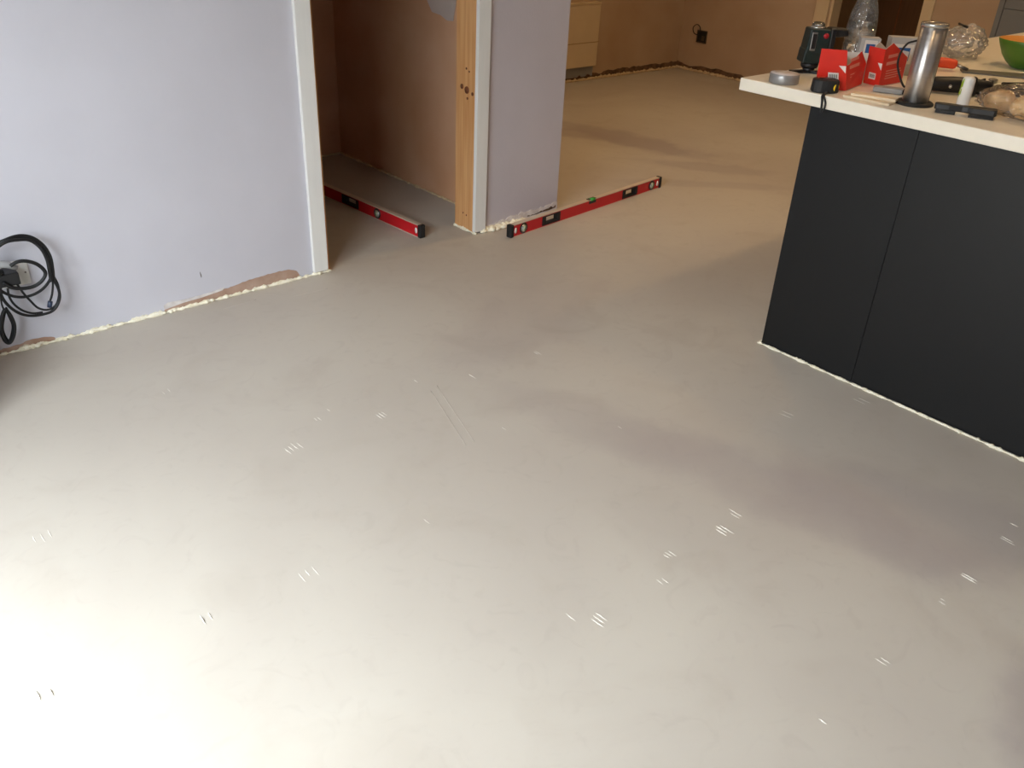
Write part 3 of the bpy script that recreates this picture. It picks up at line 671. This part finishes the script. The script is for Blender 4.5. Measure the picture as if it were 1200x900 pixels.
# pop-up socket tower
t = thing('socket_tower', 'brushed steel pop-up socket tower with black collar on the worktop', 'socket tower', (2.741, 1.243, ZT))
MB().lathe([(0.055, 0.0), (0.055, 0.006), (0.05, 0.010), (0.04, 0.010)], (0, 0, 0), 40).build('collar', 'black_rubber', t)
MB().lathe([(0.0375, 0.004), (0.0375, 0.222)], (0, 0, 0), 48).build('tube', 'brushed_steel', t)
MB().lathe([(0.0395, 0.222), (0.0395, 0.230), (0.038, 0.233), (0.030, 0.2335), (0.029, 0.232)], (0, 0, 0), 48).build('top_cap', 'chrome_ring', t)
sl = MB()
for a in (-62, -70):
    r = math.radians(a); sl.box(0.0372, 0.0384, -0.0009, 0.0009, 0.01, 0.22)
    for q in sl.v[-8:]: q.x, q.y = q.x * math.cos(r) - q.y * math.sin(r), q.x * math.sin(r) + q.y * math.cos(r)
sl.build('side_slot', 'black_plastic', t)

# pale offcuts and a grey scraper blade
t = tag(MB().box(-0.022, 0.022, -0.08, 0.07, 0, 0.007).build('wood_offcut', 'pale_wood', bevel=0.001), 'thin pale wood offcut along the worktop edge', 'wood offcut', 'wood offcuts'); t.location = (2.655, 1.352, ZT); t.rotation_euler = (0, 0, 0.06)
t = tag(MB().box(-0.018, 0.022, -0.075, 0.06, 0, 0.008).build('wood_offcut', 'pale_wood', bevel=0.001), 'thin pale wood offcut lying on top of another, beside the steel tower', 'wood offcut', 'wood offcuts'); t.location = (2.672, 1.348, ZT + 0.0072); t.rotation_euler = (0, 0, 0.25)
t = thing('scraper', 'grey flat scraper with black grip behind the wood offcuts', 'scraper', (2.83, 1.385, ZT), math.radians(-66))
MB().box(-0.04, 0.05, -0.02, 0.02, 0.001, 0.017).build('blade_guard', 'grey_plastic', t, 0.003)
MB().box(0.05, 0.085, -0.016, 0.016, 0.001, 0.016).build('grip', 'black_plastic', t, 0.003)

# hand brush
t = thing('hand_brush', 'black hand brush lying across the worktop edge', 'brush', (2.725, 1.075, ZT), math.radians(-68))
b = MB(); P2 = [(-0.09, 0.010), (-0.082, 0.015), (-0.05, 0.015), (-0.015, 0.011), (0.0, 0.015), (0.012, 0.021), (0.07, 0.021), (0.078, 0.016)]
poly = P2 + [(x, -y) for x, y in reversed(P2)]
b.hexa([(x, y, 0.010) for x, y in poly], [(x, y * 0.9, 0.028) for x, y in poly]); b.build('handle', 'black_plastic', t, 0.003)
b = MB()
for i in range(16):
    for j in range(6):
        x = 0.008 + i * 0.0042; y = -0.016 + j * 0.0064; b.box(x - 0.0017, x + 0.0017, y - 0.0026, y + 0.0026, 0.0, 0.012)
b.build('bristles', 'black_rubber', t)
b = MB()
for i in range(18): b.lathe([(0.0022, 0.025), (0.0012, 0.028)], (-0.08 + i * 0.0088, 0.004 * (1 if i % 2 else -1), 0), 6)
b.build('grip_nubs', 'black_rubber', t)
MB().box(-0.085, -0.03, -0.012, 0.012, 0.0, 0.012).build('handle_rest', 'black_plastic', t, 0.002)

# white tube
t = thing('white_tube', 'small white tube with green print standing behind the black brush', 'tube', (2.858, 1.148, ZT))
MB().lathe([(0.018, 0.0), (0.0185, 0.003), (0.0185, 0.074), (0.017, 0.081), (0.012, 0.086), (0.0, 0.087)], (0, 0, 0), 28).build('body', 'white_plastic', t)
for (z0, z1, a0, a1) in ((0.030, 0.046, 112, 158), (0.052, 0.076, 108, 160)):
    g = MB(); vs = []; fs = []
    for k in range(9):
        a = math.radians(a0 + (a1 - a0) * k / 8); sh = 0.006 * math.sin(k * 1.1)
        for z in (z0 + sh, z1 + sh): vs.append((0.0188 * math.cos(a), 0.0188 * math.sin(a), z))
    for k in range(8): fs.append((2 * k, 2 * k + 1, 2 * k + 3, 2 * k + 2))
    g.add(vs, fs, True).build('green_print', 'print_green', t)

# black power tool with cable, behind the tower and tube
t = thing('power_tool', 'black corded hand tool lying behind the white tube', 'power tool', (3.03, 1.245, ZT), math.radians(-55))
MB().tube([(-0.10, 0.0, 0.024), (-0.07, 0.0, 0.026), (-0.02, 0.0, 0.028), (0.04, 0.004, 0.028), (0.09, 0.01, 0.024), (0.10, 0.012, 0.023)], [0.018, 0.023, 0.025, 0.025, 0.022, 0.015], 14).build('body', 'black_plastic', t)
MB().hexa([(0.01, -0.03, 0.002), (0.05, -0.035, 0.002), (0.05, 0.0, 0.002), (0.01, 0.0, 0.002)], [(0.015, -0.026, 0.055), (0.045, -0.028, 0.06), (0.045, 0.0, 0.06), (0.015, 0.0, 0.055)]).build('motor_block', 'black_rubber', t, 0.005)
MB().tube([(0.09, 0.01, 0.026), (0.125, 0.014, 0.03)], [0.012, 0.008], 12).build('collet', 'steel', t)
MB().lathe([(0.006, -0.003), (0.006, 0.003)], (-0.03, -0.027, 0.026), 12, 'Y').build('power_switch', 'chrome_ring', t)
MB().tube(spline([(-0.1, 0.0, 0.022), (-0.13, 0.02, 0.03), (-0.14, 0.06, 0.03), (-0.09, 0.085, 0.02), (-0.02, 0.07, 0.02), (0.05, 0.06, 0.03), (0.09, 0.075, 0.04), (0.06, 0.1, 0.02), (-0.02, 0.1, 0.008), (-0.1, 0.11, 0.006)]), 0.004, 8).build('cable', 'wire_black', t)
t = tag(MB().tube(spline([(2.99, 1.345, 0.9125), (2.98, 1.355, 1.0), (2.97, 1.37, 1.055), (2.965, 1.405, 1.05), (2.965, 1.422, 1.038), (2.965, 1.434, 1.01), (2.965, 1.434, 0.976), (2.965, 1.418, 0.943), (2.965, 1.395, 0.9125), (2.96, 1.37, 0.912)]), 0.0034, 8).build('black_cable', 'wire_black'), 'single black cable arching up between steel tower and pointed red carton', 'cable')
t = tag(MB().box(-0.05, 0.05, -0.06, 0.06, 0, 0.004).build('folded_paper', 'white_card'), 'folded sheet of white paper under the orange handle', 'paper'); t.location = (3.24, 1.40, ZT); t.rotation_euler = (0, 0, 0.5)

t = thing('cord_coil', 'small coil of black cord with a plug behind the white tube', 'cord', (3.19, 1.13, ZT))
for k in range(4):
    rr = 0.045 - 0.006 * (k % 2); pts = [(rr * math.cos(a * math.pi / 10) * 1.25, rr * math.sin(a * math.pi / 10), 0.006 + 0.0085 * k + 0.003 * math.sin(a * 0.6 + k)) for a in range(20)]
    MB().tube(pts, 0.0045, 8, True).build('cord_turn', 'wire_black', t)
MB().box(-0.03, 0.005, -0.075, -0.045, 0.0, 0.03).build('plug', 'black_plastic', t, 0.004)
for y in (-0.068, -0.053): MB().tube([(-0.03, y, 0.015), (-0.045, y, 0.015)], 0.0025, 8).build('plug_pin', 'chrome_ring', t)

# orange-handled trowel with a long grey blade
t = thing('trowel', 'orange-handled finishing trowel with long grey blade', 'trowel', (3.47, 1.432, ZT), math.radians(-57))
MB().tube([(-0.115, 0, 0.027), (-0.11, 0, 0.027), (-0.07, 0, 0.026), (-0.03, 0, 0.024), (-0.022, 0, 0.023)], [0.010, 0.016, 0.0185, 0.017, 0.013], 14).build('handle', 'orange_plastic', t)
MB().tube([(-0.022, 0, 0.023), (0.0, 0, 0.016), (0.02, 0, 0.008)], 0.006, 8).build('shank', 'steel', t)
MB().hexa([(0.0, -0.03, 0.001), (0.24, -0.05, 0.001), (0.24, 0.05, 0.001), (0.0, 0.03, 0.001)], [(0.0, -0.03, 0.006), (0.24, -0.05, 0.006), (0.24, 0.05, 0.006), (0.0, 0.03, 0.006)]).build('blade', 'blade_grey', t)

# spoon, sticks
t = thing('spoon', 'metal spoon with dark handle lying in front of the trowel blade', 'spoon', (3.32, 1.255, ZT), math.radians(20))
sp = MB().blob((0.05, 0, 0.008), (0.026, 0.016, 0.006), 0, 1, 2); sp.build('bowl', 'steel', t)
MB().tube([(-0.08, 0, 0.006), (-0.02, 0, 0.007), (0.028, 0, 0.008)], [0.006, 0.005, 0.003], 8).build('handle', 'black_plastic', t)

# crumpled clear bag
b = MB(); bm = bmesh.new(); bmesh.ops.create_icosphere(bm, subdivisions=5, radius=1.0)
vs = []
for v in bm.verts:
    c = v.co; k = 1 + 0.18 * noise.noise(c * 1.7) + 0.26 * (abs(noise.noise(c * 2.6 + Vector((3, 1, 2)))) - 0.2) + 0.05 * (abs(noise.noise(c * 6.0)) - 0.2)
    vs.append(Vector((c.x * 0.095 * k, c.y * 0.085 * k, max(0.0, 0.06 + c.z * 0.062 * k))))
bm.verts.index_update(); b.add(vs, [[v.index for v in f.verts] for f in bm.faces], True); bm.free()
t = tag(b.build('plastic_bag', 'film'), 'crumpled clear plastic bag beside the green bowl', 'plastic bag'); t.location = (3.79, 1.59, ZT)
t = tag(MB().tube([(3.794, 1.626, 1.031), (3.755, 1.592, 1.031), (3.716, 1.558, 1.031)], 0.0045, 8).build('black_pen', 'black_plastic', off=(3.755, 1.592, 1.031)), 'short black pen lying on top of the crumpled clear bag', 'pen')

# green bowl
t = thing('bowl', 'green bowl with an orange inside at the worktop end', 'bowl', (3.79, 1.34, ZT))
MB().lathe([(0.04, 0.0), (0.045, 0.003), (0.066, 0.02), (0.086, 0.045), (0.101, 0.075), (0.111, 0.100), (0.1095, 0.102)], (0, 0, 0), 44, cap=False).build('outer_shell', 'bowl_green', t)
MB().lathe([(0.1095, 0.102), (0.107, 0.100), (0.097, 0.077), (0.082, 0.047), (0.062, 0.024), (0.03, 0.012), (0.0, 0.011)], (0, 0, 0), 44, cap=False).build('lining', 'bowl_orange', t)
t = tag(MB().tube([(0.10, 0.03, 0.115), (0.04, 0.01, 0.06), (0.0, 0.0, 0.018)], 0.004, 8).build('stirring_stick', 'black_plastic'), 'thin black stick leaning in the green bowl', 'stick'); t.location = (3.79, 1.34, ZT)

# bread rolls in a clear bag
for i, (x, y, z, r, rz) in enumerate(((2.865, 1.045, 0.034, (0.046, 0.036, 0.033), -0.9), (2.83, 0.95, 0.035, (0.05, 0.040, 0.034), -0.8), (2.945, 0.975, 0.034, (0.046, 0.036, 0.033), -1.0), (2.89, 0.875, 0.034, (0.046, 0.038, 0.033), -0.7))):
    t = MB().blob((0, 0, z), r, 0.12, 1.6, 3, i, rz).build('bread_roll', 'bread'); t.location = (x, y, ZT)
    tag(t, 'golden bread roll inside the clear bag by the black brush', 'bread roll', 'bread rolls in the bag')
b = MB(); bm = bmesh.new(); bmesh.ops.create_icosphere(bm, subdivisions=5, radius=1.0); vs = []
for v in bm.verts:
    c = v.co; k = 1 + 0.1 * noise.noise(c * 2.2 + Vector((9, 2, 4))) + 0.14 * (abs(noise.noise(c * 5.0)) - 0.2)
    e = lambda q, p: math.copysign(abs(q) ** p, q)
    vs.append(Vector((e(c.x, 0.7) * 0.115 * k, e(c.y, 0.7) * 0.145 * k, max(0.0, 0.04 + c.z * 0.044 * k))))
bm.verts.index_update(); b.add(vs, [[v.index for v in f.verts] for f in bm.faces], True); bm.free()
t = tag(b.build('bread_bag', 'bread_film'), 'clear plastic bag of bread rolls near the black brush', 'plastic bag'); t.location = (2.885, 0.955, ZT)

# colourful crumpled packet
b = MB(); vs = []; fs = []
for i in range(13):
    for j in range(7):
        u = i / 12; v = j / 6
        vs.append((u * 0.12 - 0.06, v * 0.09 - 0.045, 0.006 + 0.018 * (1 + math.sin(u * 11 + v * 2)) * 0.9 + 0.006 * noise.noise(Vector((u * 5, v * 5, 1)))))
for i in range(12):
    for j in range(6): fs.append((i * 7 + j, i * 7 + j + 1, i * 7 + j + 8, i * 7 + j + 7))
t = thing('snack_packet', 'crumpled pink and blue wrapper beside the green bowl', 'wrapper', (3.38, 1.15, ZT), math.radians(-40))
o1 = b.build('pink_face', 'packet_pink', t); sm = o1.modifiers.new('thick', 'SOLIDIFY'); sm.thickness = 0.002
b2 = MB().add([Vector(v) + Vector((0.0, 0.0, 0.0022)) for v in vs], [f for k, f in enumerate(fs) if 3 <= (k % 6) and 4 < k // 6 < 8])
b2.build('blue_print', 'packet_blue', t)

# ------------------------------------------------------------------ trowel scuffs in the screed
def scuff(px, py, ln, n, gap, hgt=0.0014, wd=0.0015, rot=-88):
    c = at_z(px, py, 0); a = math.radians(rot + random.uniform(-5, 5)); u = Vector((math.cos(a), math.sin(a), 0)); v = Vector((-u.y, u.x, 0))
    mb = MB()
    for k in range(n):
        o = c + v * (k - (n - 1) / 2) * gap + u * random.uniform(-0.3, 0.3) * ln * 0.5
        L2 = ln * random.uniform(0.55, 1.0) / 2; K = 7; vs = []; fs = []
        for i in range(K + 1):
            t_ = i / K * 2 - 1; e = (1 - abs(t_) ** 2.5) ; p = o + u * (t_ * L2) + v * random.uniform(-0.0006, 0.0006)
            jj = random.uniform(0.6, 1.3)
            vs += [p - v * wd * e, p + Vector((0, 0, hgt * e * jj + 0.0001)), p + v * wd * e * 0.7]
        for i in range(K):
            fs += [(3 * i, 3 * i + 1, 3 * i + 4, 3 * i + 3), (3 * i + 1, 3 * i + 2, 3 * i + 5, 3 * i + 4)]
        mb.add(vs, fs)
    mb.build('scuff', 'scuff_chip', floor)
for s in ((448, 487, .05, 3, .011), (372, 491, .03, 2, .01), (344, 525, .045, 4, .014), (384, 480, .03, 1, .01), (500, 611, .045, 1, .01), (362, 673, .05, 3, .018), (552, 440, .055, 1, .01), (630, 414, .04, 2, .008),
          (848, 622, .055, 3, .011, .0025, .002), (862, 603, .05, 2, .012), (784, 650, .035, 3, .01), (776, 681, .03, 2, .014), (702, 726, .055, 3, .011, .002, .002), (667, 722, .035, 1, .01), (1138, 679, .05, 2, .009, .003),
          (1178, 632, .045, 2, .009), (1190, 616, .03, 1, .01), (1035, 775, .035, 2, .012), (965, 846, .035, 1, .01, .0025), (242, 724, .04, 2, .018, .0025), (50, 630, .045, 3, .018), (53, 814, .045, 2, .022, .003, .0022),
          (488, 447, .03, 1, .01), (195, 459, .03, 2, .02), (590, 502, .03, 1, .01), (1105, 705, .02, 2, .012), (725, 500, .03, 1, .01), (920, 485, .05, 2, .02, .0012), (1010, 470, .05, 2, .02, .0012)):
    scuff(*s)
for (p0, p1) in (((262, 362), (300, 351)), ((345, 347), (384, 338)), ((505, 458), (546, 522)), ((512, 452), (556, 518))):
    a, b = at_z(*p0, 0), at_z(*p1, 0); mb = MB()
    mb.tube([a.lerp(b, i / 10) + Vector((0, 0, -0.0012)) for i in range(11)], 0.0021, 6).build('drag_line', 'screed', floor)
